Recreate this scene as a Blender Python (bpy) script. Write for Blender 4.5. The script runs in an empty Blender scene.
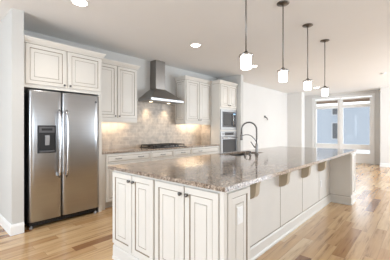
import bpy, bmesh, math, random
from mathutils import Vector, Matrix
random.seed(4)
S = bpy.context.scene
COL = S.collection
PI = math.pi

# ------------------------------------------------------------------ camera, world, light, exposure
CAM_H = 1.27
cam_data = bpy.data.cameras.new('camera')
cam_data.sensor_width = 36.0
cam_data.lens = 254.0 / 390.0 * 36.0
cam_data.clip_start = 0.02
cam = bpy.data.objects.new('camera', cam_data)
COL.objects.link(cam)
cam.location = (0, 0, CAM_H)
cam.rotation_euler = (PI / 2, 0, math.radians(42.16 - 90))
S.camera = cam

world = bpy.data.worlds.new('overcast sky')
S.world = world
world.use_nodes = True
bg = world.node_tree.nodes['Background']
bg.inputs[0].default_value = (0.86, 0.93, 1.0, 1)
bg.inputs[1].default_value = 2.0

def light(name, kind, loc, energy, color, rot=(0, 0, 0), **kw):
    d = bpy.data.lights.new(name, kind)
    d.energy = energy
    d.color = color
    for k, v in kw.items():
        setattr(d, k, v)
    o = bpy.data.objects.new(name, d)
    COL.objects.link(o)
    o.location = loc
    o.rotation_euler = rot
    return o

# daylight through the window of the rear wall (behind the camera), the window in the long
# right wall's living end and the far living-room window, plus an added fill lamp
DAY = (0.80, 0.90, 1.0)
light('daylight_rear', 'AREA', (-2.92, 2.2, 1.45), 95, DAY, (0, -PI / 2, 0), shape='RECTANGLE', size=2.1, size_y=2.2)
light('right_wall_light', 'AREA', (0.9, -3.12, 1.5), 34, DAY, (PI / 2, 0, 0), shape='RECTANGLE', size=2.4, size_y=2.0)  # added fill for the kitchen fronts, through an unseen made-up window
light('right_wall_light', 'AREA', (8.6, -3.12, 1.5), 195, DAY, (PI / 2, 0, 0), shape='RECTANGLE', size=3.6, size_y=2.0)

S.view_settings.view_transform = 'Standard'
S.view_settings.look = 'None'
S.view_settings.gamma = 1.0
S.view_settings.exposure = 0.55
S.view_settings.use_curve_mapping = False

# ------------------------------------------------------------------ materials
def new_mat(name):
    m = bpy.data.materials.new(name)
    m.use_nodes = True
    nt = m.node_tree
    return m, nt, nt.nodes['Principled BSDF']

def node(nt, typ, **kw):
    n = nt.nodes.new(typ)
    for k, v in kw.items():
        setattr(n, k, v)
    return n

def ramp(nt, fac, stops, interp='LINEAR'):
    r = node(nt, 'ShaderNodeValToRGB')
    cr = r.color_ramp
    cr.interpolation = interp
    while len(cr.elements) < len(stops):
        cr.elements.new(0.5)
    for e, (p, c) in zip(cr.elements, stops):
        e.position = p
        e.color = (*c, 1)
    nt.links.new(fac, r.inputs[0])
    return r.outputs[0]

def coords(nt, scale=(1, 1, 1), kind='Position'):
    if kind == 'Position':
        g = node(nt, 'ShaderNodeNewGeometry').outputs['Position']
    else:
        g = node(nt, 'ShaderNodeTexCoord').outputs[kind]
    mp = node(nt, 'ShaderNodeMapping')
    mp.inputs['Scale'].default_value = scale
    nt.links.new(g, mp.inputs[0])
    return mp.outputs[0]

def noise(nt, vec, scale, detail=3, rough=0.55):
    n = node(nt, 'ShaderNodeTexNoise')
    n.inputs['Scale'].default_value = scale
    n.inputs['Detail'].default_value = detail
    n.inputs['Roughness'].default_value = rough
    nt.links.new(vec, n.inputs['Vector'])
    return n.outputs[0]

def mathn(nt, op, a, b=None, c=None):
    n = node(nt, 'ShaderNodeMath', operation=op)
    for i, v in enumerate((a, b, c)):
        if v is None:
            continue
        if isinstance(v, (int, float)):
            n.inputs[i].default_value = v
        else:
            nt.links.new(v, n.inputs[i])
    return n.outputs[0]

def mix(nt, typ, fac, a, b):
    n = node(nt, 'ShaderNodeMix', data_type='RGBA', blend_type=typ)
    for sock, v in ((n.inputs[0], fac), (n.inputs[6], a), (n.inputs[7], b)):
        if isinstance(v, (int, float)):
            sock.default_value = v
        elif isinstance(v, tuple):
            sock.default_value = (*v, 1)
        else:
            nt.links.new(v, sock)
    return n.outputs[2]

def bump(nt, bsdf, height, strength=0.1, dist=0.002):
    b = node(nt, 'ShaderNodeBump')
    b.inputs['Strength'].default_value = strength
    b.inputs['Distance'].default_value = dist
    nt.links.new(height, b.inputs['Height'])
    nt.links.new(b.outputs[0], bsdf.inputs['Normal'])

def paint(name, rgb, rough=0.5, var=0.04, scale=3.0, spec=0.4):
    m, nt, b = new_mat(name)
    n = noise(nt, coords(nt), scale, 4)
    lo = tuple(c * (1 - var) for c in rgb)
    hi = tuple(min(1, c * (1 + var)) for c in rgb)
    nt.links.new(ramp(nt, n, [(0.3, lo), (0.7, hi)]), b.inputs['Base Color'])
    b.inputs['Roughness'].default_value = rough
    b.inputs['Specular IOR Level'].default_value = spec
    return m

def metal(name, rgb, rough=0.3, streak=(1, 1, 60), var=0.12):
    m, nt, b = new_mat(name)
    n = noise(nt, coords(nt, streak), 6.0, 3)
    lo = tuple(c * (1 - var) for c in rgb)
    nt.links.new(ramp(nt, n, [(0.3, lo), (0.7, rgb)]), b.inputs['Base Color'])
    b.inputs['Metallic'].default_value = 1.0
    b.inputs['Roughness'].default_value = rough
    return m

def emit(name, rgb, strength):
    m, nt, b = new_mat(name)
    b.inputs['Base Color'].default_value = (*rgb, 1)
    b.inputs['Emission Color'].default_value = (*rgb, 1)
    b.inputs['Emission Strength'].default_value = strength
    return m

def make_floor():
    m, nt, b = new_mat('hickory plank floor')
    g = node(nt, 'ShaderNodeNewGeometry').outputs['Position']
    sp = node(nt, 'ShaderNodeSeparateXYZ')
    nt.links.new(g, sp.inputs[0])
    W, L = 0.118, 0.95
    ry = mathn(nt, 'DIVIDE', sp.outputs[1], W)
    row = mathn(nt, 'FLOOR', ry)
    wn = node(nt, 'ShaderNodeTexWhiteNoise', noise_dimensions='1D')
    nt.links.new(row, wn.inputs['W'])
    off = mathn(nt, 'MULTIPLY', wn.outputs[0], 7.3)
    cx = mathn(nt, 'ADD', mathn(nt, 'DIVIDE', sp.outputs[0], L), off)
    cell = mathn(nt, 'FLOOR', cx)
    cmb = node(nt, 'ShaderNodeCombineXYZ')
    nt.links.new(row, cmb.inputs[0])
    nt.links.new(cell, cmb.inputs[1])
    w2 = node(nt, 'ShaderNodeTexWhiteNoise', noise_dimensions='3D')
    nt.links.new(cmb.outputs[0], w2.inputs['Vector'])
    base = ramp(nt, w2.outputs[0], [(0.0, (0.24, 0.105, 0.04)), (0.08, (0.31, 0.15, 0.06)), (0.13, (0.52, 0.31, 0.145)),
                                    (0.35, (0.58, 0.375, 0.19)), (0.8, (0.65, 0.44, 0.235)), (1.0, (0.72, 0.54, 0.33))])
    # grain: offset per plank
    sc = node(nt, 'ShaderNodeVectorMath', operation='MULTIPLY')
    nt.links.new(g, sc.inputs[0])
    sc.inputs[1].default_value = (1.1, 13, 1)
    ad = node(nt, 'ShaderNodeVectorMath', operation='ADD')
    nt.links.new(sc.outputs[0], ad.inputs[0])
    wv = node(nt, 'ShaderNodeVectorMath', operation='SCALE')
    nt.links.new(w2.outputs[1], wv.inputs[0])
    wv.inputs['Scale'].default_value = 40
    nt.links.new(wv.outputs[0], ad.inputs[1])
    n1 = noise(nt, ad.outputs[0], 1.6, 5, 0.6)
    gr = ramp(nt, n1, [(0.32, (0.45, 0.34, 0.26)), (0.45, (0.92, 0.87, 0.82)), (0.7, (1.12, 1.12, 1.12))])
    c = mix(nt, 'MULTIPLY', 0.85, base, gr)
    fy = mathn(nt, 'FRACT', ry)
    fx = mathn(nt, 'FRACT', cx)
    ly = mathn(nt, 'MINIMUM', fy, mathn(nt, 'SUBTRACT', 1.0, fy))
    lx = mathn(nt, 'MINIMUM', fx, mathn(nt, 'SUBTRACT', 1.0, fx))
    seam = mathn(nt, 'MAXIMUM', mathn(nt, 'LESS_THAN', ly, 0.012), mathn(nt, 'LESS_THAN', lx, 0.0016))
    c2 = mix(nt, 'MIX', mathn(nt, 'MULTIPLY', seam, 0.55), c, (0.2, 0.11, 0.05))
    nt.links.new(c2, b.inputs['Base Color'])
    b.inputs['Roughness'].default_value = 0.26
    b.inputs['Coat Weight'].default_value = 0.5
    b.inputs['Coat Roughness'].default_value = 0.16
    b.inputs['Specular IOR Level'].default_value = 0.55
    return m

def make_granite():
    m, nt, b = new_mat('speckled brown granite')
    v = coords(nt)
    big = noise(nt, v, 3.2, 4, 0.6)
    basec = ramp(nt, big, [(0.3, (0.31, 0.255, 0.21)), (0.5, (0.40, 0.345, 0.295)), (0.7, (0.48, 0.425, 0.37))])
    vor = node(nt, 'ShaderNodeTexVoronoi')
    vor.inputs['Scale'].default_value = 105
    nt.links.new(v, vor.inputs['Vector'])
    sp = node(nt, 'ShaderNodeSeparateColor')
    nt.links.new(vor.outputs['Color'], sp.inputs[0])
    speck = ramp(nt, sp.outputs[0], [(0.0, (0.16, 0.11, 0.08)), (0.16, (0.45, 0.36, 0.3)), (0.5, (0.85, 0.8, 0.75)),
                                     (0.8, (1.1, 1.06, 1.0)), (0.93, (1.6, 1.55, 1.5))], 'CONSTANT')
    c = mix(nt, 'MULTIPLY', 0.7, basec, speck)
    n2 = noise(nt, v, 48, 3, 0.6)
    c = mix(nt, 'MULTIPLY', 0.65, c, ramp(nt, n2, [(0.36, (0.28, 0.2, 0.15)), (0.47, (1, 1, 1)), (0.62, (1.15, 1.12, 1.1))]))
    vein = noise(nt, v, 2.3, 2, 0.5)
    vm = mathn(nt, 'LESS_THAN', mathn(nt, 'ABSOLUTE', mathn(nt, 'SUBTRACT', vein, 0.5)), 0.007)
    c = mix(nt, 'MIX', mathn(nt, 'MULTIPLY', vm, 0.6), c, (0.12, 0.08, 0.06))
    nt.links.new(c, b.inputs['Base Color'])
    b.inputs['Roughness'].default_value = 0.09
    b.inputs['Specular IOR Level'].default_value = 0.65
    return m

def make_tile():
    m, nt, b = new_mat('tumbled travertine subway tile')
    g = node(nt, 'ShaderNodeNewGeometry').outputs['Position']
    sp = node(nt, 'ShaderNodeSeparateXYZ')
    nt.links.new(g, sp.inputs[0])
    cmb = node(nt, 'ShaderNodeCombineXYZ')
    nt.links.new(mathn(nt, 'ADD', sp.outputs[0], sp.outputs[1]), cmb.inputs[0])
    nt.links.new(sp.outputs[2], cmb.inputs[1])
    br = node(nt, 'ShaderNodeTexBrick')
    br.inputs['Scale'].default_value = 1
    br.inputs['Brick Width'].default_value = 0.152
    br.inputs['Row Height'].default_value = 0.076
    br.inputs['Mortar Size'].default_value = 0.0028
    br.inputs['Color1'].default_value = (0.56, 0.49, 0.42, 1)
    br.inputs['Color2'].default_value = (0.455, 0.405, 0.36, 1)
    br.inputs['Mortar'].default_value = (0.62, 0.57, 0.50, 1)
    nt.links.new(cmb.outputs[0], br.inputs['Vector'])
    n = noise(nt, coords(nt), 9, 5, 0.65)
    c = mix(nt, 'MULTIPLY', 0.8, br.outputs[0], ramp(nt, n, [(0.32, (0.62, 0.59, 0.56)), (0.6, (1.06, 1.04, 1.0))]))
    nt.links.new(c, b.inputs['Base Color'])
    b.inputs['Roughness'].default_value = 0.45
    bump(nt, b, br.outputs['Fac'], -0.3, 0.003)
    return m

def make_glass(name, tint=(1, 1, 1), refl=0.03):
    m = bpy.data.materials.new(name)
    m.use_nodes = True
    nt = m.node_tree
    nt.nodes.remove(nt.nodes['Principled BSDF'])
    t = node(nt, 'ShaderNodeBsdfTransparent')
    t.inputs[0].default_value = (*tint, 1)
    gl = node(nt, 'ShaderNodeBsdfGlossy')
    gl.inputs['Roughness'].default_value = 0.02
    mx = node(nt, 'ShaderNodeMixShader')
    mx.inputs[0].default_value = refl
    nt.links.new(t.outputs[0], mx.inputs[1])
    nt.links.new(gl.outputs[0], mx.inputs[2])
    nt.links.new(mx.outputs[0], nt.nodes['Material Output'].inputs[0])
    return m

def make_siding():
    m, nt, b = new_mat('blue grey lap siding')
    g = node(nt, 'ShaderNodeNewGeometry').outputs['Position']
    sp = node(nt, 'ShaderNodeSeparateXYZ')
    nt.links.new(g, sp.inputs[0])
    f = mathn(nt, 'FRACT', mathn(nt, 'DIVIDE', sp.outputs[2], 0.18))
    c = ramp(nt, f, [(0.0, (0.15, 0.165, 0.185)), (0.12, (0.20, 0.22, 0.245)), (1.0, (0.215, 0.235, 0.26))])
    nt.links.new(c, b.inputs['Base Color'])
    b.inputs['Roughness'].default_value = 0.7
    return m

M = {}
M['wall'] = paint('pale grey wall paint', (0.61, 0.60, 0.575), 0.7, 0.015, 1.5, 0.2)
M['livingwall'] = paint('off white wall paint', (0.74, 0.725, 0.70), 0.7, 0.015, 1.5, 0.2)
M['ceiling'] = paint('matt ceiling paint', (0.86, 0.86, 0.86), 0.85, 0.01, 1.2, 0.1)
M['trim'] = paint('white trim paint', (0.87, 0.865, 0.85), 0.4, 0.01)
M['cream'] = paint('cream cabinet paint', (0.71, 0.68, 0.63), 0.38, 0.02, 4)
M['corbel'] = paint('shade darkened corbel cream', (0.52, 0.435, 0.32), 0.45, 0.08, 12)  # cabinet cream with the shade of the side faces put into the colour
M['glaze'] = paint('brown cabinet glaze', (0.30, 0.245, 0.185), 0.5, 0.15, 20)
M['steel'] = metal('brushed stainless steel', (0.47, 0.48, 0.495), 0.28, (0.4, 0.4, 7), 0.05)
M['hoodsteel'] = metal('brushed hood steel', (0.33, 0.31, 0.29), 0.30, (7, 7, 0.6), 0.06)
M['chrome'] = metal('polished steel', (0.55, 0.55, 0.56), 0.22, (1, 1, 1), 0.03)
M['nickel'] = metal('satin nickel', (0.19, 0.18, 0.17), 0.32, (2, 2, 2), 0.05)
M['bronze'] = metal('dark pewter knob metal', (0.15, 0.145, 0.14), 0.3, (2, 2, 2), 0.1)
M['black'] = paint('black plastic', (0.016, 0.016, 0.017), 0.35, 0.1)
M['darkgrey'] = paint('dark grey plastic', (0.10, 0.10, 0.105), 0.35, 0.1)
M['grey'] = paint('silver grey plastic', (0.32, 0.32, 0.33), 0.35, 0.05)
M['castiron'] = paint('black cast iron', (0.022, 0.021, 0.02), 0.55, 0.2, 40)
M['blackglass'] = paint('black oven glass', (0.02, 0.021, 0.024), 0.06, 0.05, 3, 0.7)
M['granite'] = make_granite()
M['floor'] = make_floor()
M['tile'] = make_tile()
M['glass'] = make_glass('window glass')
M['siding'] = make_siding()
M['white'] = paint('white plastic', (0.82, 0.82, 0.81), 0.3, 0.01)
M['slot'] = paint('outlet slot grey', (0.08, 0.08, 0.08), 0.5, 0.01)
M['opal'] = emit('lit opal glass', (1.0, 0.93, 0.84), 4.5)
M['lens'] = emit('lit downlight lens', (1.0, 0.95, 0.88), 12)
M['warmlens'] = emit('lit halogen lens', (1.0, 0.80, 0.55), 4)
M['shade'] = paint('taupe woven shade fabric', (0.30, 0.235, 0.19), 0.8, 0.15, 60)
M['concrete'] = paint('white coated balcony wall', (0.85, 0.86, 0.87), 0.6, 0.02)
M['display'] = emit('pale blue lit display', (0.35, 0.6, 0.9), 0.35)

# ------------------------------------------------------------------ mesh helpers (world coordinates)
def BM():
    return bmesh.new()

def box(bm, x0, x1, y0, y1, z0, z1, mi=0, bev=0.0, seg=2):
    vs = [bm.verts.new(p) for p in ((x0, y0, z0), (x1, y0, z0), (x1, y1, z0), (x0, y1, z0),
                                    (x0, y0, z1), (x1, y0, z1), (x1, y1, z1), (x0, y1, z1))]
    fs = [bm.faces.new([vs[i] for i in q]) for q in ((0, 3, 2, 1), (4, 5, 6, 7), (0, 1, 5, 4), (1, 2, 6, 5), (2, 3, 7, 6), (3, 0, 4, 7))]
    for f in fs:
        f.material_index = mi
    if bev > 0:
        es = list({e for f in fs for e in f.edges})
        bmesh.ops.bevel(bm, geom=es, offset=bev, segments=seg, profile=0.5, affect='EDGES', clamp_overlap=True, material=mi)

def rings(bm, o, U, V, N, w, h, steps):
    """Nested rectangular loops: steps = (inset, depth, material of the band leading to this loop)."""
    o, U, V, N = Vector(o), Vector(U), Vector(V), Vector(N)
    flip = U.cross(V).dot(N) < 0
    loops = []
    for ins, d, mi in steps:
        pts = [(ins, ins), (w - ins, ins), (w - ins, h - ins), (ins, h - ins)]
        loops.append(([bm.verts.new(o + U * a + V * b + N * d) for a, b in pts], mi))
    def face(vs, mi):
        f = bm.faces.new(vs[::-1] if flip else vs)
        f.material_index = mi
    for (a, _), (b, mi) in zip(loops, loops[1:]):
        for i in range(4):
            j = (i + 1) % 4
            face([a[i], a[j], b[j], b[i]], mi)
    face(loops[-1][0], loops[-1][1])
    face(loops[0][0][::-1], 0)

def raised_door(bm, o, U, V, N, w, h, t=0.020, fr=0.052):
    k = min(1.0, min(w, h) / 0.24)
    f = (fr - .003) * k
    r = 0.046 * k
    rings(bm, o, U, V, N, w, h, [
        (0, 0, 0), (0, t - 0.004, 0), (0.004, t, 0), (f - 0.003, t, 0), (f + 0.002, t - 0.007, 1), (f + 0.0045, t - 0.007, 1),
        (f + 0.010, t - 0.005, 0), (f + r, t - 0.003, 0), (f + r + 0.001, t - 0.006, 1), (f + r + 0.0038, t - 0.006, 1), (f + r + 0.007, t - 0.0005, 0),
        (f + r + 0.014, t, 0)])

def slab_drawer(bm, o, U, V, N, w, h, t=0.020):
    rings(bm, o, U, V, N, w, h, [(0, 0, 0), (0, t - 0.004, 0), (0.004, t, 0), (0.022, t, 0), (0.026, t - 0.006, 1),
                                 (0.030, t - 0.006, 1), (0.036, t - 0.001, 0), (0.042, t, 0)])

def sweep(bm, path, prof, side=1, mi=0, closed_prof=True):
    """Extrude a profile (out, z) along an open xy path with mitred corners; out points right of the path (side=1)."""
    P = [Vector((p[0], p[1])) for p in path]
    offs = []
    for i, p in enumerate(P):
        ds = []
        if i > 0:
            ds.append((p - P[i - 1]).normalized())
        if i < len(P) - 1:
            ds.append((P[i + 1] - p).normalized())
        ns = [Vector((d.y, -d.x)) * side for d in ds]
        if len(ns) == 1:
            offs.append(ns[0])
        else:
            b = (ns[0] + ns[1]).normalized()
            offs.append(b / max(0.2, b.dot(ns[0])))
    L = [[bm.verts.new((p.x + n.x * o, p.y + n.y * o, z)) for o, z in prof] for p, n in zip(P, offs)]
    k = len(prof)
    for a, b in zip(L, L[1:]):
        for i in range(k if closed_prof else k - 1):
            j = (i + 1) % k
            f = bm.faces.new([a[i], b[i], b[j], a[j]] if side == 1 else [a[j], b[j], b[i], a[i]])
            f.material_index = mi
    for end, rev in ((L[0], side == 1), (L[-1], side != 1)):
        f = bm.faces.new(end if not rev else end[::-1])
        f.material_index = mi

def lathe(bm, c, prof, axis='Z', seg=24, mi=0, smooth=True):
    """prof = (radius, height along axis)"""
    c = Vector(c)
    ax = {'Z': (Vector((1, 0, 0)), Vector((0, 1, 0)), Vector((0, 0, 1))),
          '-Y': (Vector((1, 0, 0)), Vector((0, 0, 1)), Vector((0, -1, 0))),
          '-X': (Vector((0, -1, 0)), Vector((0, 0, 1)), Vector((-1, 0, 0)))}[axis]
    L = []
    for r, h in prof:
        if r < 1e-6:
            L.append([bm.verts.new(c + ax[2] * h)])
        else:
            L.append([bm.verts.new(c + ax[0] * r * math.cos(2 * PI * i / seg) + ax[1] * r * math.sin(2 * PI * i / seg) + ax[2] * h) for i in range(seg)])
    for a, b in zip(L, L[1:]):
        for i in range(seg):
            j = (i + 1) % seg
            if len(a) == 1 and len(b) == 1:
                continue
            if len(a) == 1:
                f = bm.faces.new([a[0], b[j], b[i]])
            elif len(b) == 1:
                f = bm.faces.new([a[i], a[j], b[0]])
            else:
                f = bm.faces.new([a[i], a[j], b[j], b[i]])
            f.material_index = mi
            f.smooth = smooth
    for end in (L[0], L[-1]):
        if len(end) > 2:
            f = bm.faces.new(end)
            f.material_index = mi

def tube(bm, pts, r, seg=10, mi=0):
    P = [Vector(p) for p in pts]
    rr = r if isinstance(r, (list, tuple)) else [r] * len(P)
    L = []
    up = Vector((0.31, 0.17, 0.93))
    for i, p in enumerate(P):
        d = (P[min(i + 1, len(P) - 1)] - P[max(i - 1, 0)]).normalized()
        a = d.cross(up)
        if a.length < 0.05:
            a = d.cross(Vector((1, 0, 0)))
        a.normalize()
        b = d.cross(a)
        L.append([bm.verts.new(p + a * rr[i] * math.cos(2 * PI * k / seg) + b * rr[i] * math.sin(2 * PI * k / seg)) for k in range(seg)])
    for A, B in zip(L, L[1:]):
        for k in range(seg):
            j = (k + 1) % seg
            f = bm.faces.new([A[k], A[j], B[j], B[k]])
            f.smooth = True
            f.material_index = mi
    for e in (L[0], L[-1]):
        f = bm.faces.new(e)
        f.material_index = mi

def prism(bm, pts, d, mi=0):
    """closed polygon (3-D points) extruded by vector d"""
    d = Vector(d)
    a = [bm.verts.new(p) for p in pts]
    b = [bm.verts.new(Vector(p) + d) for p in pts]
    n = len(pts)
    fs = [bm.faces.new(a[::-1]), bm.faces.new(b)]
    for i in range(n):
        j = (i + 1) % n
        fs.append(bm.faces.new([a[i], a[j], b[j], b[i]]))
    for f in fs:
        f.material_index = mi

# ------------------------------------------------------------------ object helpers
def world_loc(o):
    v = Vector((0, 0, 0))
    while o is not None:
        v += o.location
        o = o.parent
    return v

def obj(name, bm, mats, parent=None, loc=None, label=None):
    """Links one mesh object built in world coordinates; its origin goes to loc, or to its parent's."""
    L = Vector(loc) if loc is not None else (world_loc(parent) if parent else Vector((0, 0, 0)))
    bmesh.ops.recalc_face_normals(bm, faces=bm.faces[:])
    bmesh.ops.translate(bm, verts=bm.verts[:], vec=-L)
    me = bpy.data.meshes.new(name)
    bm.to_mesh(me)
    bm.free()
    for m in (mats if isinstance(mats, (list, tuple)) else [mats]):
        me.materials.append(M[m])
    o = bpy.data.objects.new(name, me)
    COL.objects.link(o)
    if parent:
        o.parent = parent
        o.location = L - world_loc(parent)
    else:
        o.location = L
    if label:
        o['label'] = label
    return o

def tag(o, label, cat, group=None):
    o['label'] = label
    o['category'] = cat
    if group:
        o['group'] = group
    return o

def thing(name, label, cat, loc, group=None):
    o = bpy.data.objects.new(name, None)
    COL.objects.link(o)
    o.location = loc
    o.empty_display_size = 0.1
    return tag(o, label, cat, group)

def struct(name, bm, mats, parent=None):
    o = obj(name, bm, mats, parent)
    o['kind'] = 'structure'
    return o

def copy_tree(o, parent=None):
    c = o.copy()
    COL.objects.link(c)
    if parent:
        c.parent = parent
    for ch in list(o.children):
        copy_tree(ch, c)
    return c

# ------------------------------------------------------------------ dimensions of the place
H = 2.74
BACK = 4.36          # kitchen back wall
STUB_X0, STUB_X1, STUB_Y = 0.785, 0.912, 3.69
END_X0, END_X1, END_Y = 5.81, 5.93, 3.62
LIV_Y = 4.12
FAR_X = 11.42
RIGHT_Y, REAR_X, HALL_Y = -3.2, -3.0, 6.2

# ------------------------------------------------------------------ room shell
def simple(name, dims, mat):
    bm = BM()
    box(bm, *dims)
    return struct(name, bm, mat)

simple('floor', (REAR_X - .15, FAR_X + .15, RIGHT_Y - .15, HALL_Y + .15, -0.12, 0), 'floor')
simple('ceiling', (REAR_X - .15, FAR_X + .15, RIGHT_Y - .15, HALL_Y + .15, H, H + 0.12), 'ceiling')
simple('wall_left', (STUB_X0, STUB_X1, STUB_Y, HALL_Y, 0, H), 'wall')
simple('wall_back', (STUB_X1, END_X0, BACK, BACK + .12, 0, H), 'wall')
simple('wall_middle', (END_X0, END_X1, END_Y, BACK + .12, 0, H), 'wall')
simple('wall_living', (END_X1, FAR_X + .15, LIV_Y, LIV_Y + .12, 0, H), 'livingwall')
simple('wall_hall', (REAR_X - .15, STUB_X0, HALL_Y, HALL_Y + .15, 0, H), 'wall')
simple('wall_far_left', (10.10, 10.42, 3.555, LIV_Y, 0, H), 'livingwall')
simple('wall_far_right', (10.86, 11.0, RIGHT_Y, 1.15, 0, H), 'livingwall')

def wall_with_holes(name, axis, c0, c1, a0, a1, holes, mat):
    """wall slab in plane axis; holes = (a0, a1, z0, z1) along the other horizontal axis"""
    bm = BM()
    def seg(p0, p1, z0, z1):
        if p1 - p0 < 1e-4 or z1 - z0 < 1e-4:
            return
        if axis == 'x':
            box(bm, c0, c1, p0, p1, z0, z1)
        else:
            box(bm, p0, p1, c0, c1, z0, z1)
    p = a0
    for h0, h1, z0, z1 in holes:
        seg(p, h0, 0, H)
        seg(h0, h1, 0, z0)
        seg(h0, h1, z1, H)
        p = h1
    seg(p, a1, 0, H)
    return struct(name, bm, mat)

WY0, WY1, WZ1 = 1.45, 3.50, 2.56
wall_with_holes('wall_far', 'x', FAR_X, FAR_X + .15, RIGHT_Y, LIV_Y, [(WY0, WY1, 0.0, WZ1)], 'livingwall')
wall_with_holes('wall_rear', 'x', REAR_X - .15, REAR_X, RIGHT_Y, HALL_Y, [(1.0, 3.4, 0.35, 2.55)], 'livingwall')
wall_with_holes('wall_right', 'y', RIGHT_Y - .15, RIGHT_Y, REAR_X, FAR_X, [(-0.4, 2.2, 0.45, 2.55), (6.7, 10.5, 0.45, 2.55)], 'livingwall')  # opening nearest the camera is added for the fill lamp

BASEP = [(0, 0), (0.016, 0), (0.016, 0.10), (0.011, 0.118), (0.006, 0.13), (0, 0.13)]
def baseboard(name, path, side):
    bm = BM()
    sweep(bm, path, BASEP, side)
    return struct(name, bm, 'trim')
bm = BM(); sweep(bm, [(STUB_X1 + 0.0, STUB_Y), (STUB_X0, STUB_Y), (STUB_X0, HALL_Y - .01)], BASEP, -1); struct('baseboard_left', bm, 'trim')
bm = BM(); sweep(bm, [(END_X1, LIV_Y), (END_X1, END_Y), (END_X0, END_Y)], BASEP, -1); struct('baseboard_middle', bm, 'trim')
bm = BM(); sweep(bm, [(END_X1, LIV_Y), (10.10, LIV_Y), (10.10, 3.555), (10.42, 3.555)], BASEP, 1); struct('baseboard_living', bm, 'trim')
bm = BM(); sweep(bm, [(FAR_X, LIV_Y), (FAR_X, WY1 + .075)], BASEP, 1); struct('baseboard_far', bm, 'trim')
bm = BM(); sweep(bm, [(10.86, RIGHT_Y), (10.86, 1.15), (11.0, 1.15)], BASEP, -1); struct('baseboard_right', bm, 'trim')

# far window: two tall units side by side in one casing
def far_window(n, y0, y1):
    x = FAR_X + 0.02
    bm = BM()
    x0, x1 = x, x + 0.09
    st = 0.075
    box(bm, x0, x1, y0, y0 + st, 0.0, WZ1 - .03, bev=.004)
    box(bm, x0, x1, y1 - st, y1, 0.0, WZ1 - .03, bev=.004)
    for z0, z1 in ((0.0, 0.36), (0.53, 0.71), (2.15, 2.28), (2.47, 2.53)):
        box(bm, x0 + .005, x1, y0 + st, y1 - st, z0, z1, bev=.004)
    # stops that read as thin lines on the lower rails
    box(bm, x0 - .012, x0 + .01, y0 + st, y1 - st, 0.35, 0.375)
    box(bm, x0 - .012, x0 + .01, y0 + st, y1 - st, 0.515, 0.54)
    w = struct('window_%d' % n, bm, 'trim')
    for z0, z1 in ((0.36, 0.53), (0.71, 2.15), (2.28, 2.47)):
        bm = BM()
        box(bm, x + .045, x + .051, y0 + st, y1 - st, z0, z1)
        g = struct('pane', bm, 'glass', w)
    bm = BM()
    box(bm, x0 - .02, x0, y0 + .02, y0 + .045, 1.2, 1.32, bev=.004)
    struct('window_latch', bm, 'trim', w)
    s = thing('roller_shade', 'taupe fabric shade rolled up at the top of the %s tall far window' % ('left' if n == 1 else 'right'),
              'window shade', (x0 + .03, (y0 + y1) / 2, 2.47), 'taupe shades in the far window')
    bm = BM()
    box(bm, x0 + .008, x0 + .014, y0 + st, y1 - st, 2.365, 2.47)
    obj('fabric', bm, 'shade', s)
    bm = BM()
    box(bm, x0 + .002, x0 + .018, y0 + st, y1 - st, 2.35, 2.368, bev=.003)
    obj('hem_bar', bm, 'trim', s)
MIDY = 2.515
far_window(1, MIDY + .02, WY1 - .01)
far_window(2, WY0 + .01, MIDY - .02)
bm = BM()
cw = 0.07
box(bm, FAR_X - .018, FAR_X, WY0 - cw, WY0 + .01, 0, WZ1 + cw, bev=.003)
box(bm, FAR_X - .018, FAR_X, WY1 - .01, WY1 + cw, 0, WZ1 + cw, bev=.003)
box(bm, FAR_X - .022, FAR_X, WY0 - cw - .01, WY1 + cw + .01, WZ1 - .02, WZ1 + cw, bev=.003)
box(bm, FAR_X - .01, FAR_X + .06, MIDY - .03, MIDY + .03, 0, WZ1 - .01, bev=.003)
struct('trim_1', bm, 'trim')
# rear and right windows (behind and beside the camera): simple frames; the near right one is added for the fill lamp
k = 3
for ax, c, a0, a1, z0, z1 in (('x', REAR_X - .1, 1.0, 3.4, .35, 2.55),
                              ('y', RIGHT_Y - .1, -0.4, 2.2, .45, 2.55), ('y', RIGHT_Y - .1, 6.7, 10.5, .45, 2.55)):
    bm = BM()
    def bar(p0, p1, q0, q1):
        if ax == 'x':
            box(bm, c, c + .06, p0, p1, q0, q1)
        else:
            box(bm, p0, p1, c, c + .06, q0, q1)
    bar(a0, a0 + .06, z0, z1); bar(a1 - .06, a1, z0, z1)
    bar(a0 + .06, a1 - .06, z0, z0 + .06); bar(a0 + .06, a1 - .06, z1 - .06, z1)
    bar((a0 + a1) / 2 - .04, (a0 + a1) / 2 + .04, z0 + .06, z1 - .06)
    w = struct('window_%d' % k, bm, 'trim')
    k += 1

# outside the far window
simple('trim_2', (FAR_X + .15, 13.0, 0.6, 4.4, -0.15, -0.02), 'concrete')       # balcony slab
simple('trim_3', (12.85, 13.0, 0.6, 4.4, -0.02, 0.50), 'concrete')               # balcony parapet
bld = thing('neighboring_building', 'blue-grey sided house seen through the far window', 'building', (22, 6, -6))
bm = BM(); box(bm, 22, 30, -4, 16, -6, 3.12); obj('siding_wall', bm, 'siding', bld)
bm = BM(); box(bm, 21.9, 30.1, -4.1, 16.1, 3.12, 3.22); obj('roof_edge', bm, 'trim', bld)
for z0, z1 in ((2.42, 3.0), (0.55, 1.85)):
    bm = BM(); rings(bm, (21.99, 5.42, z0), (0, -1, 0), (0, 0, 1), (-1, 0, 0), 0.46, z1 - z0, [(0, 0, 0), (0, .06, 0), (.05, .06, 0), (.05, .03, 0)])
    f = obj('window', bm, 'grey', bld)
    bm = BM(); box(bm, 21.955, 21.965, 5.01, 5.37, z0 + .05, z1 - .05); obj('pane', bm, 'blackglass', f)

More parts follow.
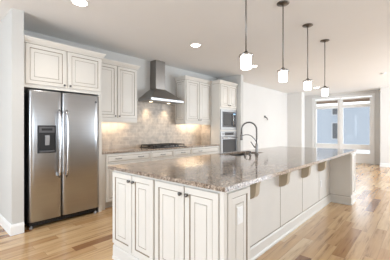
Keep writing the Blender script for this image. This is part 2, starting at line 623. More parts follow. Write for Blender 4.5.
# ------------------------------------------------------------------ cabinet making
UX, UZ, NY = (1, 0, 0), (0, 0, 1), (0, -1, 0)
CROWN = [(0, 0.012), (0.007, 0.012), (0.009, 0.022), (0.017, 0.030), (0.030, 0.046), (0.040, 0.064), (0.048, 0.069), (0.050, 0.085), (0, 0.085)]
def knob(parent, p, axis, r=0.014):
    bm = BM()
    lathe(bm, p, [(0.009, 0), (0.007, 0.003), (0.0055, 0.009), (r * .8, 0.012), (r, 0.018), (r * .8, 0.024), (0, 0.026)], axis, 16)
    return obj('knob', bm, 'bronze', parent)

def pull(parent, x, y, z, w=0.11):
    bm = BM()
    tube(bm, [(x - w / 2, y, z), (x - w / 2, y - .012, z), (x - w / 2 + .012, y - .026, z - .003), (x, y - .030, z - .005),
              (x + w / 2 - .012, y - .026, z - .003), (x + w / 2, y - .012, z), (x + w / 2, y, z)], .0055, 8)
    return obj('pull', bm, 'bronze', parent)

def door_front(root, x0, x1, z0, z1, y, knob_at=None):
    """raised panel door on a front facing -y"""
    bm = BM()
    raised_door(bm, (x0, y, z0), UX, UZ, NY, x1 - x0, z1 - z0)
    d = obj('door', bm, ['cream', 'glaze'], root)
    if knob_at:
        knob(d, (knob_at[0], y - .020, knob_at[1]), '-Y')
    return d

def wall_cabinet(label, x0, x1, y, z0, z1, crown_z, split_gap, knob_z, left_return, right_return, rail=True, strip=True, glaze_side=False, dz=(0.05, 0.03)):
    root = thing('upper_cabinet', label, 'cabinet', ((x0 + x1) / 2, (y + BACK) / 2, z0))
    bm = BM()
    box(bm, x0, x1, y, BACK, z0, z1, 0)
    obj('body', bm, ['cream'], root)
    bm = BM()
    path = []
    if left_return:
        path.append((x0, BACK))
    path += [(x0, y), (x1, y)]
    if right_return:
        path.append((x1, 3.975 if y < 3.9 else BACK))
    sweep(bm, path, [(o, crown_z - .085 + z) for o, z in CROWN], 1)
    obj('crown_molding', bm, 'cream', root)
    bm = BM()
    sweep(bm, path, [(0.0, crown_z - .080), (0.003, crown_z - .080), (0.003, crown_z - .073), (0, crown_z - .073)], 1)
    obj('glaze_bead', bm, 'glaze', root)
    mid = (x0 + x1) / 2
    e = 0.022
    a, b = z0 + dz[0], crown_z - .073 - .010
    door_front(root, x0 + e, mid - split_gap, a, b, y, (mid - .04, knob_z))
    door_front(root, mid + split_gap, x1 - e, a, b, y, (mid + .04, knob_z))
    if glaze_side:
        bm = BM()
        raised_door(bm, (x0, BACK - .01, z0 + .03), (0, -1, 0), UZ, (-1, 0, 0), BACK - y - .02, b - z0 - .03, .014, .045)
        obj('side_panel', bm, ['cream', 'glaze'], root)
    if strip:
        bm = BM()
        box(bm, x0 + .06, x1 - .06, BACK - .14, BACK - .11, z0 - .014, z0, 0)
        obj('light_strip', bm, ['warmlens'], root, label='lit under-cabinet light strip')
    if rail:
        bm = BM()
        p = [(x0 + .004, BACK - .02)] if left_return else []
        p += [(x0 + .004, y + .006), (x1 - .004, y + .006)]
        if right_return:
            p.append((x1 - .004, BACK - .02))
        sweep(bm, p, [(0, z0 - .035), (-.016, z0 - .035), (-.016, z0), (0, z0), (.004, z0 - .016)], 1)
        obj('light_rail', bm, 'cream', root)
    return root

FR_Y = 3.74
wall_cabinet('cream two-door cabinet above the steel refrigerator', STUB_X1 + .003, 1.962, FR_Y, 1.815, 2.40, 2.453, .014, 1.89, False, True,
             rail=False, strip=False, dz=(.045, .025))
wall_cabinet('tall cream two-door wall cabinet between refrigerator and range hood', 1.968, 2.82, 4.03, 1.435, 2.43, 2.475, .010, 1.515, False, True)
wall_cabinet('cream two-door wall cabinet between range hood and oven cabinet', 4.13, 5.045, 4.03, 1.435, 2.45, 2.50, .010, 1.51, True, False, glaze_side=True)
light('under_cabinet_glow', 'AREA', (2.38, BACK - .13, 1.415), 1.8, (1.0, 0.80, 0.58), (math.radians(18), 0, 0), shape='RECTANGLE', size=0.74, size_y=0.04)
light('under_cabinet_glow', 'AREA', (4.58, BACK - .13, 1.415), 1.8, (1.0, 0.82, 0.62), (math.radians(18), 0, 0), shape='RECTANGLE', size=0.80, size_y=0.04)

# end panel beside the refrigerator
bm = BM()
box(bm, 1.908, 1.960, 3.735, BACK, 0, 1.812, bev=.003)
tag(obj('cabinet_end_panel', bm, 'cream', None, (1.934, 4.05, 0)), 'narrow cream upright panel along the right side of the refrigerator', 'cabinet panel')

# base cabinets along the back wall
BF = 3.785
def base_cabinet(label, x0, x1, pulls, ndoors, drawers3=False):
    root = thing('base_cabinet', label, 'cabinet', ((x0 + x1) / 2, (BF + BACK) / 2, 0))
    bm = BM()
    box(bm, x0, x1, BF, BACK, 0.105, 0.884)
    obj('body', bm, 'cream', root)
    bm = BM()
    box(bm, x0, x1, BF + .07, BF + .085, 0, 0.105)
    obj('toe_kick', bm, 'cream', root)
    e = 0.012
    bm = BM()
    slab_drawer(bm, (x0 + e, BF, .728), UX, UZ, NY, x1 - x0 - 2 * e, .138)
    d = obj('drawer', bm, ['cream', 'glaze'], root)
    for f in pulls:
        pull(d, x0 + (x1 - x0) * f, BF - .02, .80)
    if drawers3:
        for z0, z1 in ((.42, .715), (.118, .407)):
            bm = BM()
            raised_door(bm, (x0 + e, BF, z0), UX, UZ, NY, x1 - x0 - 2 * e, z1 - z0)
            d = obj('drawer', bm, ['cream', 'glaze'], root)
            pull(d, (x0 + x1) / 2, BF - .02, z1 - .03)
    else:
        w = (x1 - x0 - 2 * e) / ndoors
        for i in range(ndoors):
            a = x0 + e + w * i + .003
            b = x0 + e + w * (i + 1) - .003
            door_front(root, a, b, .118, .715, BF, (b - .03 if (i % 2 == 0) else a + .03, .66))
    return root
bm = BM(); box(bm, 1.960, 2.045, BF, BF + .02, .0, .884, bev=.002)
tag(obj('cabinet_filler', bm, 'cream', None, (2.0, BF + .01, 0)), 'narrow cream filler strip between refrigerator panel and first drawer', 'cabinet panel')
base_cabinet('cream base cabinet nearest the refrigerator, wide drawer with two pulls', 2.047, 2.94, (.25, .75), 2)
base_cabinet('cream base cabinet under the left half of the gas cooktop', 2.943, 3.518, (.5,), 1, True)
base_cabinet('cream base cabinet under the right half of the gas cooktop', 3.521, 4.05, (.5,), 1, True)
base_cabinet('cream base cabinet beside the oven cabinet, right of the cooktop', 4.053, 5.045, (.28,), 2)

# worktops
def slab(bm, x0, x1, y0, y1, z0, z1, hole=None):
    if not hole:
        box(bm, x0, x1, y0, y1, z0, z1, bev=.004)
        return
    xs = [x0, hole[0], hole[1], x1]
    ys = [y0, hole[2], hole[3], y1]
    V = {}
    for k, z in enumerate((z0, z1)):
        for i in range(4):
            for j in range(4):
                V[i, j, k] = bm.verts.new((xs[i], ys[j], z))
    for i in range(3):
        for j in range(3):
            if i == 1 and j == 1:
                continue
            bm.faces.new([V[i, j, 1], V[i + 1, j, 1], V[i + 1, j + 1, 1], V[i, j + 1, 1]])
            bm.faces.new([V[i, j + 1, 0], V[i + 1, j + 1, 0], V[i + 1, j, 0], V[i, j, 0]])
    for i in range(3):
        bm.faces.new([V[i, 0, 0], V[i + 1, 0, 0], V[i + 1, 0, 1], V[i, 0, 1]])
        bm.faces.new([V[i + 1, 3, 0], V[i, 3, 0], V[i, 3, 1], V[i + 1, 3, 1]])
        bm.faces.new([V[0, i + 1, 0], V[0, i, 0], V[0, i, 1], V[0, i + 1, 1]])
        bm.faces.new([V[3, i, 0], V[3, i + 1, 0], V[3, i + 1, 1], V[3, i, 1]])
    for a, b in (((1, 1), (2, 1)), ((2, 1), (2, 2)), ((2, 2), (1, 2)), ((1, 2), (1, 1))):
        bm.faces.new([V[(*b, 0)], V[(*a, 0)], V[(*a, 1)], V[(*b, 1)]])

bm = BM(); slab(bm, 1.962, 5.046, 3.757, BACK, .885, .915)
tag(obj('worktop', bm, 'granite', None, (3.5, 4.06, .885)), 'long brown granite worktop along the back wall under the hood', 'countertop')
bm = BM()
box(bm, 1.962, 5.046, BACK - .011, BACK, .9155, 1.434)
box(bm, 2.823, 4.112, BACK - .011, BACK, 1.434, 1.861)
tag(obj('backsplash', bm, 'tile', None, (3.5, BACK, .9155)), 'beige stone tile backsplash on the wall behind the cooktop', 'backsplash')
bm = BM()
box(bm, 5.036, 5.0465, 4.03, BACK - .012, .9155, 1.39)
tag(obj('side_splash', bm, 'tile', None, (5.04, 4.2, .9155)), 'short beige tile return against the side of the oven cabinet', 'backsplash')

# ------------------------------------------------------------------ range hood
HX0, HX1, HY = 3.075, 3.965, 3.925
hood = thing('range_hood', 'stainless steel chimney range hood above the cooktop', 'range hood', (3.52, BACK, 1.86))
bm = BM(); box(bm, 3.385, 3.635, 4.165, BACK, 2.13, H, bev=.002); obj('chimney', bm, 'hoodsteel', hood)
bm = BM(); box(bm, 3.380, 3.640, 4.160, BACK, 2.13, 2.44, bev=.002); obj('chimney_sleeve', bm, 'hoodsteel', hood)
bm = BM()
lo = [(HX0, HY, 1.905), (HX1, HY, 1.905), (HX1, BACK, 1.905), (HX0, BACK, 1.905)]
hi = [(3.375, 4.155, 2.135), (3.645, 4.155, 2.135), (3.645, BACK, 2.135), (3.375, BACK, 2.135)]
a = [bm.verts.new(p) for p in lo]; b = [bm.verts.new(p) for p in hi]
for i in range(4):
    j = (i + 1) % 4
    bm.faces.new([a[i], a[j], b[j], b[i]])
bm.faces.new(a[::-1]); bm.faces.new(b)
obj('canopy', bm, 'hoodsteel', hood)
bm = BM(); box(bm, HX0, HX1, HY, BACK, 1.862, 1.905, bev=.003); lip = obj('lip', bm, 'steel', hood)
for i in range(3):
    bm = BM(); lathe(bm, (3.44 + .07 * i, HY, 1.884), [(.008, 0), (.008, .004), (0, .005)], '-Y', 12); obj('button', bm, 'darkgrey', lip)
for i in range(2):
    bm = BM(); box(bm, 3.12 + i * .41, 3.51 + i * .41, 3.99, 4.30, 1.856, 1.862); obj('filter', bm, 'grey', hood)
for x in (3.28, 3.77):
    bm = BM(); lathe(bm, (x, 4.20, 1.852), [(.032, 0), (.036, .005)], 'Z', 20); obj('lamp', bm, 'warmlens', hood, label='lit hood lamp')
    light('hood_lamp_beam', 'SPOT', (x, 4.20, 1.845), 9, (1.0, .80, .55), (math.radians(14), 0, 0), spot_size=math.radians(80), spot_blend=.8, shadow_soft_size=.03)

# ------------------------------------------------------------------ gas cooktop
ct = thing('gas_cooktop', 'black five-burner gas cooktop set in the back granite worktop', 'cooktop', (3.52, 4.05, .915))
CX0, CX1, CY0, CY1 = 3.075, 3.965, 3.83, 4.31
bm = BM(); box(bm, CX0, CX1, CY0, CY1, .9152, .927, bev=.004); obj('tray', bm, 'black', ct)
for x, y, r in ((3.24, 3.96, .04), (3.24, 4.20, .035), (3.52, 4.09, .055), (3.80, 3.96, .035), (3.80, 4.20, .04)):
    bm = BM(); lathe(bm, (x, y, .927), [(r, 0), (r, .010), (r * .8, .012), (r * .8, .020), (0, .021)], 'Z', 18); obj('burner', bm, 'castiron', ct)
for i in range(3):
    x0 = CX0 + .025 + i * .283
    x1 = x0 + .274
    bm = BM()
    t = .006
    z0, z1 = .956, .974
    for x in (x0 + t, (x0 + x1) / 2, x1 - t):
        box(bm, x - t, x + t, 3.88, 4.29, z0, z1, bev=.002)
    for y in (3.886, 3.98, 4.085, 4.19, 4.284):
        box(bm, x0, x1, y - t, y + t, z0, z1, bev=.002)
    for x in (x0 + t, x1 - t):
        for y in (3.886, 4.284):
            box(bm, x - t, x + t, y - t, y + t, .927, z0)
    obj('grate', bm, 'castiron', ct)
for i in range(5):
    bm = BM(); lathe(bm, (3.36 + .08 * i, 3.853, .927), [(.016, 0), (.014, .022), (0, .023)], 'Z', 14); obj('knob', bm, 'grey', ct)

# ------------------------------------------------------------------ refrigerator
fr = thing('refrigerator', 'stainless steel side-by-side refrigerator with water dispenser', 'refrigerator', (1.435, 4.0, 0))
FX0, FX1, FS = 0.972, 1.900, 1.368
bm = BM(); box(bm, FX0 + .006, FX1 - .006, 3.775, 4.34, 0.03, 1.755, bev=.004); obj('body', bm, 'black', fr)
bm = BM()
prism(bm, [(FX0 + .01, 3.735, .03), (FX0 + .01, 3.775, .03), (FX0 + .01, 3.775, .095), (FX0 + .01, 3.735, .085)], (FX1 - FX0 - .02, 0, 0))
for i in range(26):
    x = FX0 + .05 + i * .033
    box(bm, x, x + .02, 3.730, 3.737, .04, .075)
obj('base_grille', bm, 'black', fr)
for x in (FX0 + .03, FX1 - .04):
    bm = BM(); lathe(bm, (x, 3.74, 0.0), [(.022, 0), (.022, .02), (.012, .022), (.012, .04)], 'Z', 16); obj('foot', bm, 'grey', fr)

def fridge_door(x0, x1):
    bm = BM()
    # slightly bowed front with rounded vertical edges
    n = 14
    pr = []
    w = x1 - x0
    for i in range(n + 1):
        s = i / n
        x = x0 + w * s
        e = min(s, 1 - s) * w
        rnd = 0.0 if e > .02 else .014 * (1 - math.sqrt(max(0, 1 - (1 - e / .02) ** 2)))
        pr.append((x, 3.702 - .006 * (1 - (2 * s - 1) ** 2) + rnd))
    zs = [(.090, .006), (.096, 0), (1.770, 0), (1.782, .004), (1.788, .014)]
    loops = []
    for z, push in zs:
        lp = [bm.verts.new((x, y + push, z)) for x, y in pr] + [bm.verts.new((x1, 3.772, z)), bm.verts.new((x0, 3.772, z))]
        loops.append(lp)
    m = len(loops[0])
    for A, B in zip(loops, loops[1:]):
        for i in range(m):
            j = (i + 1) % m
            f = bm.faces.new([A[i], A[j], B[j], B[i]])
            f.smooth = i < n
    bm.faces.new(loops[0][::-1]); bm.faces.new(loops[-1])
    return obj('door', bm, 'steel', fr)
dl = fridge_door(FX0, FS - .004)
dr = fridge_door(FS + .004, FX1)
for d, x in ((dl, 1.318), (dr, 1.412)):
    bm = BM()
    pts = [(x, 3.70, 1.52), (x, 3.672, 1.535), (x, 3.650, 1.50)]
    for i in range(9):
        s = i / 8
        pts.append((x, 3.640 - .012 * math.sin(PI * s), 1.45 - .73 * s))
    pts += [(x, 3.650, .675), (x, 3.672, .64), (x, 3.70, .655)]
    tube(bm, pts, [.014, .016, .016] + [.015] * 9 + [.016, .016, .014], 12)
    obj('handle', bm, 'chrome', d)
# dispenser
DX0, DX1, DZ0, DZ1 = 1.062, 1.280, .968, 1.330
bm = BM()
rings(bm, (DX0, 3.6995, DZ0), UX, UZ, NY, DX1 - DX0, DZ1 - DZ0, [(0, 0, 0), (0, .010, 0), (.004, .013, 0), (.014, .013, 0), (.016, .008, 0)])
obj('dispenser_frame', bm, 'black', dl)
bm = BM(); box(bm, DX0 + .016, DX1 - .016, 3.683, 3.692, 1.235, DZ1 - .016, bev=.002); obj('control_panel', bm, 'darkgrey', dl)
bm = BM(); box(bm, DX0 + .045, DX1 - .045, 3.681, 3.684, 1.262, 1.292); obj('display', bm, 'black', dl)
bm = BM(); box(bm, DX0 + .016, DX1 - .016, 3.688, 3.6915, DZ0 + .03, 1.232); obj('dispenser_recess', bm, 'black', dl)
bm = BM(); box(bm, DX0 + .02, DX1 - .02, 3.668, 3.6915, DZ0 + .012, DZ0 + .034, bev=.003); obj('drip_tray', bm, 'darkgrey', dl)
bm = BM(); prism(bm, [(DX0 + .085, 3.688, 1.20), (DX0 + .085, 3.672, 1.20), (DX0 + .085, 3.664, 1.17), (DX0 + .085, 3.682, 1.07), (DX0 + .085, 3.688, 1.07)], (.05, 0, 0)); obj('lever', bm, 'grey', dl)
# round badge upper right
bm = BM(); lathe(bm, (1.845, 3.6995, 1.690), [(.017, 0), (.017, .003), (.014, .004), (.0135, .0025), (0, .0025)], '-Y', 24); bd = obj('badge', bm, 'darkgrey', dr)

# ------------------------------------------------------------------ tall oven cabinet with microwave and oven
TX0, TX1 = 5.05, 5.806
root = thing('oven_cabinet', 'tall cream cabinet housing the microwave and wall oven', 'cabinet', ((TX0 + TX1) / 2, 4.05, 0))
bm = BM()
TY = 3.75
box(bm, TX0, TX0 + .02, TY, BACK, 0, 2.46)
box(bm, TX1 - .02, TX1, TY, BACK, 0, 2.46)
box(bm, TX0 + .02, TX1 - .02, BACK - .02, BACK, 0, 2.46)
for z0, z1 in ((0.1, .12), (.56, .60), (1.235, 1.275), (1.795, 1.86), (2.37, 2.46)):
    box(bm, TX0 + .02, TX1 - .02, TY, BACK - .02, z0, z1)
obj('body', bm, 'cream', root)
bm = BM(); sweep(bm, [(TX0, 3.975), (TX0, TY), (TX1, TY)], [(o, 2.415 + z) for o, z in CROWN], 1); obj('crown_molding', bm, 'cream', root)
bm = BM(); sweep(bm, [(TX0, 3.975), (TX0, TY), (TX1, TY)], [(0, 2.420), (.003, 2.420), (.003, 2.427), (0, 2.427)], 1); obj('glaze_bead', bm, 'glaze', root)
mid = (TX0 + TX1) / 2
door_front(root, TX0 + .025, mid - .006, 1.845, 2.415, TY, (mid - .035, 1.90))
door_front(root, mid + .006, TX1 - .025, 1.845, 2.415, TY, (mid + .035, 1.90))
bm = BM(); raised_door(bm, (TX0 + .025, TY, .13), UX, UZ, NY, TX1 - TX0 - .05, .42)
d = obj('drawer', bm, ['cream', 'glaze'], root); pull(d, mid, TY - .02, .50)

mw = thing('microwave', 'built-in stainless microwave in the tall cabinet above the oven', 'microwave', (mid, 3.95, 1.275))
MX0, MX1 = TX0 + .022, TX1 - .022
bm = BM(); box(bm, MX0 + .03, MX1 - .03, TY, 4.2, 1.29, 1.78); obj('body', bm, 'darkgrey', mw)
bm = BM(); rings(bm, (MX0, TY, 1.278), UX, UZ, NY, MX1 - MX0, 1.792 - 1.278, [(0, 0, 0), (0, .022, 0), (.003, .025, 0), (.058, .025, 0), (.060, .012, 0)]); obj('trim_kit', bm, 'steel', mw)
bm = BM(); box(bm, MX0 + .062, MX1 - .20, TY - .030, TY - .012, 1.342, 1.730, bev=.004); d = obj('door', bm, 'darkgrey', mw)
bm = BM(); box(bm, MX0 + .095, MX1 - .235, TY - .033, TY - .030, 1.385, 1.690, bev=.001); obj('door_window', bm, 'blackglass', d)
bm = BM(); tube(bm, [(MX1 - .215, TY - .03, 1.68), (MX1 - .215, TY - .055, 1.67), (MX1 - .215, TY - .055, 1.40), (MX1 - .215, TY - .03, 1.39)], .008, 8); obj('handle', bm, 'chrome', d)
bm = BM(); box(bm, MX1 - .196, MX1 - .062, TY - .028, TY - .012, 1.342, 1.730, bev=.003); c = obj('control_panel', bm, 'black', mw)
bm = BM(); box(bm, MX1 - .18, MX1 - .08, TY - .0295, TY - .028, 1.665, 1.70); obj('display', bm, 'display', c)
for r in range(4):
    for q in range(3):
        bm = BM(); box(bm, MX1 - .178 + q * .034, MX1 - .152 + q * .034, TY - .0300, TY - .028, 1.42 + r * .05, 1.452 + r * .05, bev=.001); obj('button', bm, 'darkgrey', c)

ov = thing('wall_oven', 'built-in stainless wall oven in the tall cabinet under the microwave', 'oven', (mid, 3.95, .60))
bm = BM(); box(bm, MX0 + .01, MX1 - .01, TY, 4.25, .605, 1.23); obj('body', bm, 'darkgrey', ov)
bm = BM(); box(bm, MX0, MX1, TY - .024, TY, 1.105, 1.232, bev=.003); c = obj('control_panel', bm, 'steel', ov)
bm = BM(); box(bm, mid - .20, mid + .20, TY - .026, TY - .024, 1.135, 1.21); obj('display', bm, 'blackglass', c)
for x in (mid - .27, mid + .27):
    bm = BM(); lathe(bm, (x, TY - .024, 1.17), [(.02, 0), (.018, .02), (0, .021)], '-Y', 16); obj('knob', bm, 'grey', c)
bm = BM(); rings(bm, (MX0, TY, .61), UX, UZ, NY, MX1 - MX0, .488, [(0, 0, 0), (0, .026, 0), (.004, .030, 0), (.06, .030, 0), (.062, .026, 0)]); d = obj('door', bm, 'steel', ov)
bm = BM(); box(bm, MX0 + .062, MX1 - .062, TY - .031, TY - .026, .672, 1.035, bev=.001); obj('door_window', bm, 'blackglass', d)
bm = BM(); tube(bm, [(MX0 + .05, TY - .03, 1.070), (MX0 + .05, TY - .07, 1.072), (MX1 - .05, TY - .07, 1.072), (MX1 - .05, TY - .03, 1.070)], .011, 10); obj('handle', bm, 'chrome', d)

# ------------------------------------------------------------------ island
IX0, IX1 = 1.33, 5.30
PY, IY0, IY1 = 1.262, 0.952, 2.292
NX, UYm = (-1, 0, 0), (0, -1, 0)
SKIRT = [(0, 0), (0.020, 0), (0.020, 0.02), (0.012, 0.032), (0.012, 0.118), (0.006, 0.132), (0, 0.135)]

def island_end_cabinet(label, y0, y1, splits, near):
    root = thing('island_cabinet', label, 'cabinet', (1.49, (y0 + y1) / 2, 0))
    bm = BM()
    box(bm, IX0, 1.650, y0, y1, 0, .884)
    obj('body', bm, 'cream', root)
    for i, (a, b, kside) in enumerate(splits):          # a > b in y
        bm = BM()
        raised_door(bm, (IX0, a, .160), UYm, UZ, NX, a - b, .700)
        d = obj('door', bm, ['cream', 'glaze'], root)
        ky = b + .028 if kside < 0 else a - .028
        knob(d, (IX0 - .02, ky, .805), '-X', .015)
    bm = BM()
    path = [(IX0, y1), (IX0, y0)]
    if near:
        path += [(1.650, y0), (1.650, PY)]
    sweep(bm, path, SKIRT, -1 if False else 1)
    obj('skirting', bm, ['cream'], root)
    if near:
        bm = BM()
        raised_door(bm, (IX0 + .022, y0, .165), UX, UZ, NY, .650 - .33 - .03 - .012, .695, .016, .045)
        obj('side_panel', bm, ['cream', 'glaze'], root)
        bm = BM()
        box(bm, IX0 - .022, IX0 + .014, y0 - .014, y0 + .022, .135, .884, bev=.004)
        obj('corner_post', bm, ['cream', 'glaze'], root)
    return root
island_end_cabinet('left pair of cream raised-panel doors on the near island end', 1.640, IY1, [(2.285, 1.961, -1), (1.951, 1.652, 1)], False)
island_end_cabinet('right pair of cream raised-panel doors at the near island corner', IY0, 1.638, [(1.628, 1.298, -1), (1.288, .985, 1)], True)

isl = thing('kitchen_island', 'long cream island base with corbels and panelled seating side', 'kitchen island', (3.3, 1.78, 0))
SX0, SX1, SY0, SY1 = 2.95, 3.68, 1.87, 2.24
bm = BM()
FXI = 4.955
# carcass in pieces around the sink basin, one mesh
box(bm, 1.652, SX0 - .03, PY, IY1, 0, .884)
box(bm, SX1 + .03, FXI, PY, IY1, 0, .884)
box(bm, SX0 - .03, SX1 + .03, PY, SY0 - .03, 0, .884)
box(bm, SX0 - .03, SX1 + .03, SY1 + .02, IY1, 0, .884)
box(bm, SX0 - .03, SX1 + .03, SY0 - .03, SY1 + .02, 0, .60)
obj('body', bm, 'cream', isl)
seams = [1.653, 2.142, 2.868, 3.59, 4.33, FXI - .001]
for a, b in zip(seams, seams[1:]):
    bm = BM()
    rings(bm, (a + .002, PY, .137), UX, UZ, NY, b - a - .004, .746, [(0, 0, 1), (.001, .006, 1), (.004, .009, 1), (.008, .010, 0), (.02, .010, 0)])
    obj('back_panel', bm, ['cream', 'glaze'], isl)
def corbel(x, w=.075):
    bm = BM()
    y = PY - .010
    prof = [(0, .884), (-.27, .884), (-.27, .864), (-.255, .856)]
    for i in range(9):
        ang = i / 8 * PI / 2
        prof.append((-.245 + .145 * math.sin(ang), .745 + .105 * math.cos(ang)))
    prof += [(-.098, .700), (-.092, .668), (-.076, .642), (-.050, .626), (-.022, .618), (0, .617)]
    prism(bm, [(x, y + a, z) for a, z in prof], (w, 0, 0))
    return obj('corbel', bm, 'corbel', isl, label='cream scrolled corbel with shade in its paint')
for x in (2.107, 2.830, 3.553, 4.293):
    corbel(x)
bm = BM(); sweep(bm, [(1.672, PY - .010), (FXI - .02, PY - .010)], SKIRT, 1)
sk = obj('skirting', bm, 'cream', isl)
bm = BM(); box(bm, 1.672, FXI, PY - .0115, PY - .0095, .1355, .141); obj('glaze_line', bm, 'glaze', isl)

far = thing('island_cabinet', 'cream end cabinet closing the far end of the island', 'cabinet', (5.13, 1.6, 0))
bm = BM(); box(bm, FXI + .001, IX1, .930, IY1, 0, .884); obj('body', bm, 'cream', far)
bm = BM(); raised_door(bm, (FXI + .03, .930, .165), UX, UZ, NY, IX1 - FXI - .06, .695, .016, .045); obj('side_panel', bm, ['cream', 'glaze'], far)
bm = BM(); sweep(bm, [(FXI + .001, PY - .01), (FXI + .001, .930), (IX1, .930)], SKIRT, 1); obj('skirting', bm, 'cream', far)
bm = BM(); box(bm, FXI - .0015, FXI + .001, .93, PY - .01, .1355, .141); obj('glaze_line', bm, 'glaze', far)

bm = BM(); slab(bm, 1.285, 5.345, 0.912, 2.332, .885, .916, (SX0, SX1, SY0, SY1))
tag(obj('worktop', bm, 'granite', None, (3.3, 1.62, .885)), 'large speckled brown granite worktop on the island', 'countertop')

# sink
sk = thing('sink', 'undermount steel sink set in the island worktop', 'sink', ((SX0 + SX1) / 2, (SY0 + SY1) / 2, .68))
bm = BM()
def basin(x0, x1, y0, y1):
    t = .008
    zt, zb = .8845, .68
    box(bm, x0, x1, y0, y1, zb, zb + .006)
    box(bm, x0, x0 + t, y0, y1, zb + .006, zt); box(bm, x1 - t, x1, y0, y1, zb + .006, zt)
    box(bm, x0 + t, x1 - t, y0, y0 + t, zb + .006, zt); box(bm, x0 + t, x1 - t, y1 - t, y1, zb + .006, zt)
basin(SX0 - .012, (SX0 + SX1) / 2, SY0 - .012, SY1 + .012)
basin((SX0 + SX1) / 2, SX1 + .012, SY0 - .012, SY1 + .012)
obj('basin', bm, 'hoodsteel', sk)
for x in ((SX0 * .75 + SX1 * .25), (SX0 * .25 + SX1 * .75)):
    bm = BM(); lathe(bm, (x, (SY0 + SY1) / 2, .686), [(.045, 0), (.045, .003), (.03, .004), (0, .002)], 'Z', 20); obj('drain', bm, 'chrome', sk)

# faucet
fx, fy = 3.285, 1.785
fc = thing('faucet', 'tall brushed nickel spring-neck faucet on the island', 'faucet', (fx, fy, .916))
bm = BM(); lathe(bm, (fx, fy, .9162), [(.030, 0), (.030, .006), (.022, .012), (.019, .05), (.019, .15), (.016, .16)], 'Z', 20); obj('base', bm, 'nickel', fc)
D = Vector((-.25, .968, 0)).normalized()
def fp(s, z):
    return (fx + D.x * s, fy + D.y * s, .916 + z)
bm = BM()
pts = [fp(0, .155), fp(0, .22), fp(0, .30)]
R = .112
for i in range(1, 17):
    a = PI * i / 16
    pts.append(fp(R - R * math.cos(a), .355 + R * math.sin(a)))
pts.append(fp(2 * R, .32))
tube(bm, pts, .0075, 10)
# the spring: a coil around the neck
coil = []
n = 0
P = [Vector(p) for p in pts[1:]]
acc = [0]
for a, b in zip(P, P[1:]):
    acc.append(acc[-1] + (b - a).length)
turns = 52
for i in range(turns * 7 + 1):
    s = acc[-1] * i / (turns * 7)
    k = max(j for j in range(len(acc)) if acc[j] <= s + 1e-9)
    k = min(k, len(P) - 2)
    t = (s - acc[k]) / (acc[k + 1] - acc[k])
    c = P[k].lerp(P[k + 1], t)
    d = (P[k + 1] - P[k]).normalized()
    side = Vector((-D.y, D.x, 0))
    nrm = d.cross(side)
    ang = 2 * PI * i / 7
    coil.append(c + side * .0115 * math.cos(ang) + nrm * .0115 * math.sin(ang))
tube(bm, coil, .0026, 5)
obj('spring_neck', bm, 'nickel', fc)
bm = BM(); tube(bm, [fp(2 * R, .325), fp(2 * R, .29), fp(2 * R, .255), fp(2 * R, .215), fp(2 * R, .205)], [.012, .015, .017, .021, .018], 14); obj('spray_head', bm, 'nickel', fc)
bm = BM(); tube(bm, [fp(0, .18), fp(.03, .225), fp(.075, .268), fp(.12, .285), fp(.16, .285), fp(2 * R - .02, .275)], .006, 8)
lathe(bm, fp(2 * R, .265), [(.022, 0), (.022, .014), (.0185, .014), (.0185, 0)], 'Z', 18)
obj('spray_holder', bm, 'nickel', fc)
bm = BM(); tube(bm, [fp(0, .10), fp(.03, .11), fp(.05, .135), fp(.085, .185)], [.012, .011, .007, .006], 10); obj('lever', bm, 'nickel', fc)
bm = BM(); lathe(bm, (3.13, 1.80, .9162), [(.022, 0), (.020, .006), (.013, .010), (.012, .045), (.015, .05), (.013, .062), (0, .064)], 'Z', 16)
tube(bm, [(3.13, 1.80, .97), (3.125, 1.83, .975), (3.12, 1.86, .968)], .005, 8)
tag(obj('soap_dispenser', bm, 'nickel', None, (3.13, 1.80, .916)), 'small nickel soap dispenser left of the island faucet', 'soap dispenser')
bm = BM(); lathe(bm, (3.02, 1.815, .9162), [(.020, 0), (.019, .012), (.012, .02), (.012, .036), (0, .038)], 'Z', 16)
tag(obj('disposal_button', bm, 'nickel', None, (3.02, 1.815, .916)), 'short nickel push button farthest from the island faucet', 'sink button')

# ------------------------------------------------------------------ outlets
def outlet(label, p, U, N, switch=False):
    root = thing('outlet', label, 'outlet', p)
    p, U, N = Vector(p), Vector(U), Vector(N)
    Vz = Vector((0, 0, 1))
    bm = BM()
    rings(bm, p - U * .036 - Vz * .058, U, Vz, N, .072, .116, [(0, 0, 0), (0, .003, 0), (.003, .006, 0), (.010, .006, 0)])
    pl = obj('cover_plate', bm, 'white', root)
    for dz in (-.024, .024):
        bm = BM()
        rings(bm, p - U * .016 + Vz * (dz - .014) + N * .0055, U, Vz, N, .032, .028, [(0, 0, 0), (0, .002, 0), (.002, .0025, 0)])
        r = obj('receptacle', bm, 'white', pl)
        bm = BM()
        for du in (-.006, .006):
            rings(bm, p + U * (du - .001) + Vz * (dz - .005) + N * .0078, U, Vz, N, .0022, .010, [(0, 0, 0), (0, .0006, 0)])
        obj('slots', bm, 'slot', r) if False else bm.free()
    return root
outlet('white outlet on the panel at the near island corner', (1.487, .952 - .0155, .69), UX, NY)
outlet('white outlet low on the island back panel near its far end', (4.42, PY - .0102, .40), UX, NY)
outlet('white outlet on the narrow far end cabinet of the island', (5.13, .930 - .0155, .44), UX, NY)

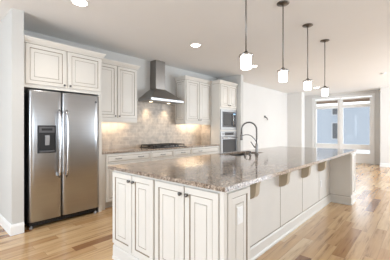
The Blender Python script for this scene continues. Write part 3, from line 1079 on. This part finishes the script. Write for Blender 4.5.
# ------------------------------------------------------------------ ceiling fixtures
def pendant(x, y, label, first=None):
    if first:
        c = copy_tree(first)
        c.location = (x, y, 1.80)
        c['label'] = label
        return c
    root = thing('pendant_light', label, 'pendant light', (x, y, 1.80), 'pendant lights over the island')
    bm = BM(); lathe(bm, (x, y, H - .030), [(0, 0), (.012, 0), (.016, .008), (.060, .016), (.070, .022), (.070, .0295)], 'Z', 28); obj('canopy', bm, 'nickel', root)
    bm = BM(); tube(bm, [(x, y, 1.985), (x, y, 2.35), (x, y, H - .028)], .0062, 10); obj('rod', bm, 'nickel', root)
    bm = BM()
    lathe(bm, (x, y, 1.945), [(.048, 0), (.050, 0), (.050, .013), (.048, .013)], 'Z', 30)
    lathe(bm, (x, y, 1.958), [(.022, 0), (.026, .004), (.026, .022), (.012, .034), (.008, .04)], 'Z', 20)
    obj('cap', bm, 'nickel', root)
    bm = BM()
    # thin ring strap around the top of the shade
    L = [(.062, 0), (.0645, 0), (.0645, .014), (.062, .014), (.062, 0)]
    lathe(bm, (x, y, 1.948), L[:-1], 'Z', 32)
    for a in (0, PI / 2, PI, 3 * PI / 2):
        tube(bm, [(x + .02 * math.cos(a), y + .02 * math.sin(a), 1.975), (x + .05 * math.cos(a), y + .05 * math.sin(a), 1.970), (x + .063 * math.cos(a), y + .063 * math.sin(a), 1.957)], .003, 6)
    obj('strap', bm, 'chrome', root)
    bm = BM(); lathe(bm, (x, y, 1.80), [(0, .030), (.042, .030), (.047, .036), (.047, .150), (.042, .156), (0, .156)], 'Z', 30); obj('glass_shade', bm, 'opal', root, label='lit white glass cylinder')
    return root
names = ['nearest the camera, first along the island', 'second from the near island end', 'third from the near island end', 'farthest along the island']
p0 = None
for x, nm in zip((2.046, 2.868, 3.703, 4.525), names):
    o = pendant(x, 1.22, 'white glass pendant light on a nickel rod, ' + nm, p0)
    p0 = p0 or o
def downlight(x, y, label, energy, first=None):
    if first:
        c = copy_tree(first)
        c.location = (x, y, H)
        c['label'] = label
    else:
        c = thing('recessed_light', label, 'ceiling light', (x, y, H), 'recessed ceiling lights')
        bm = BM(); lathe(bm, (x, y, H - .008), [(.078, .004), (.084, 0), (.098, .003), (.100, .0078)], 'Z', 32); obj('trim_ring', bm, 'trim', c)
        bm = BM(); lathe(bm, (x, y, H - .007), [(0, 0), (.079, .002), (.079, .0065)], 'Z', 32); obj('lens', bm, 'lens', c, label='lit white lens')
    light('recessed_beam', 'SPOT', (x, y, H - .02), energy * .35, (1.0, .93, .83), spot_size=math.radians(130), spot_blend=.7, shadow_soft_size=.07)
    return c
d0 = downlight(1.278, 2.945, 'round recessed ceiling light in front of the refrigerator', 55)
downlight(3.268, 2.945, 'round recessed ceiling light in front of the range hood', 55, d0)
downlight(5.234, 2.93, 'round recessed ceiling light near the tall oven cabinet', 55, d0)
downlight(9.35, 2.78, 'small far recessed ceiling light in front of the living room window', 50, d0)
bm = BM(); lathe(bm, (8.11, .80, H - .035), [(0, 0), (.045, .002), (.058, .012), (.062, .035)], 'Z', 28)
tag(obj('smoke_detector', bm, 'white', None, (8.11, .80, H)), 'small round white smoke detector on the living room ceiling', 'smoke detector')

# bracket on the living room wall
br = thing('wall_bracket', 'small dark metal bracket on the white living room wall', 'wall bracket', (8.20, LIV_Y, 1.66))
bm = BM(); rings(bm, (8.10, LIV_Y - .0005, 1.70), UX, UZ, NY, .10, .07, [(0, 0, 0), (0, .010, 0), (.004, .014, 0)]); obj('mount_plate', bm, 'darkgrey', br)
bm = BM(); tube(bm, [(8.15, LIV_Y - .012, 1.735), (8.22, LIV_Y - .05, 1.69), (8.30, LIV_Y - .045, 1.62)], [.018, .016, .012], 8); obj('arm', bm, 'darkgrey', br)
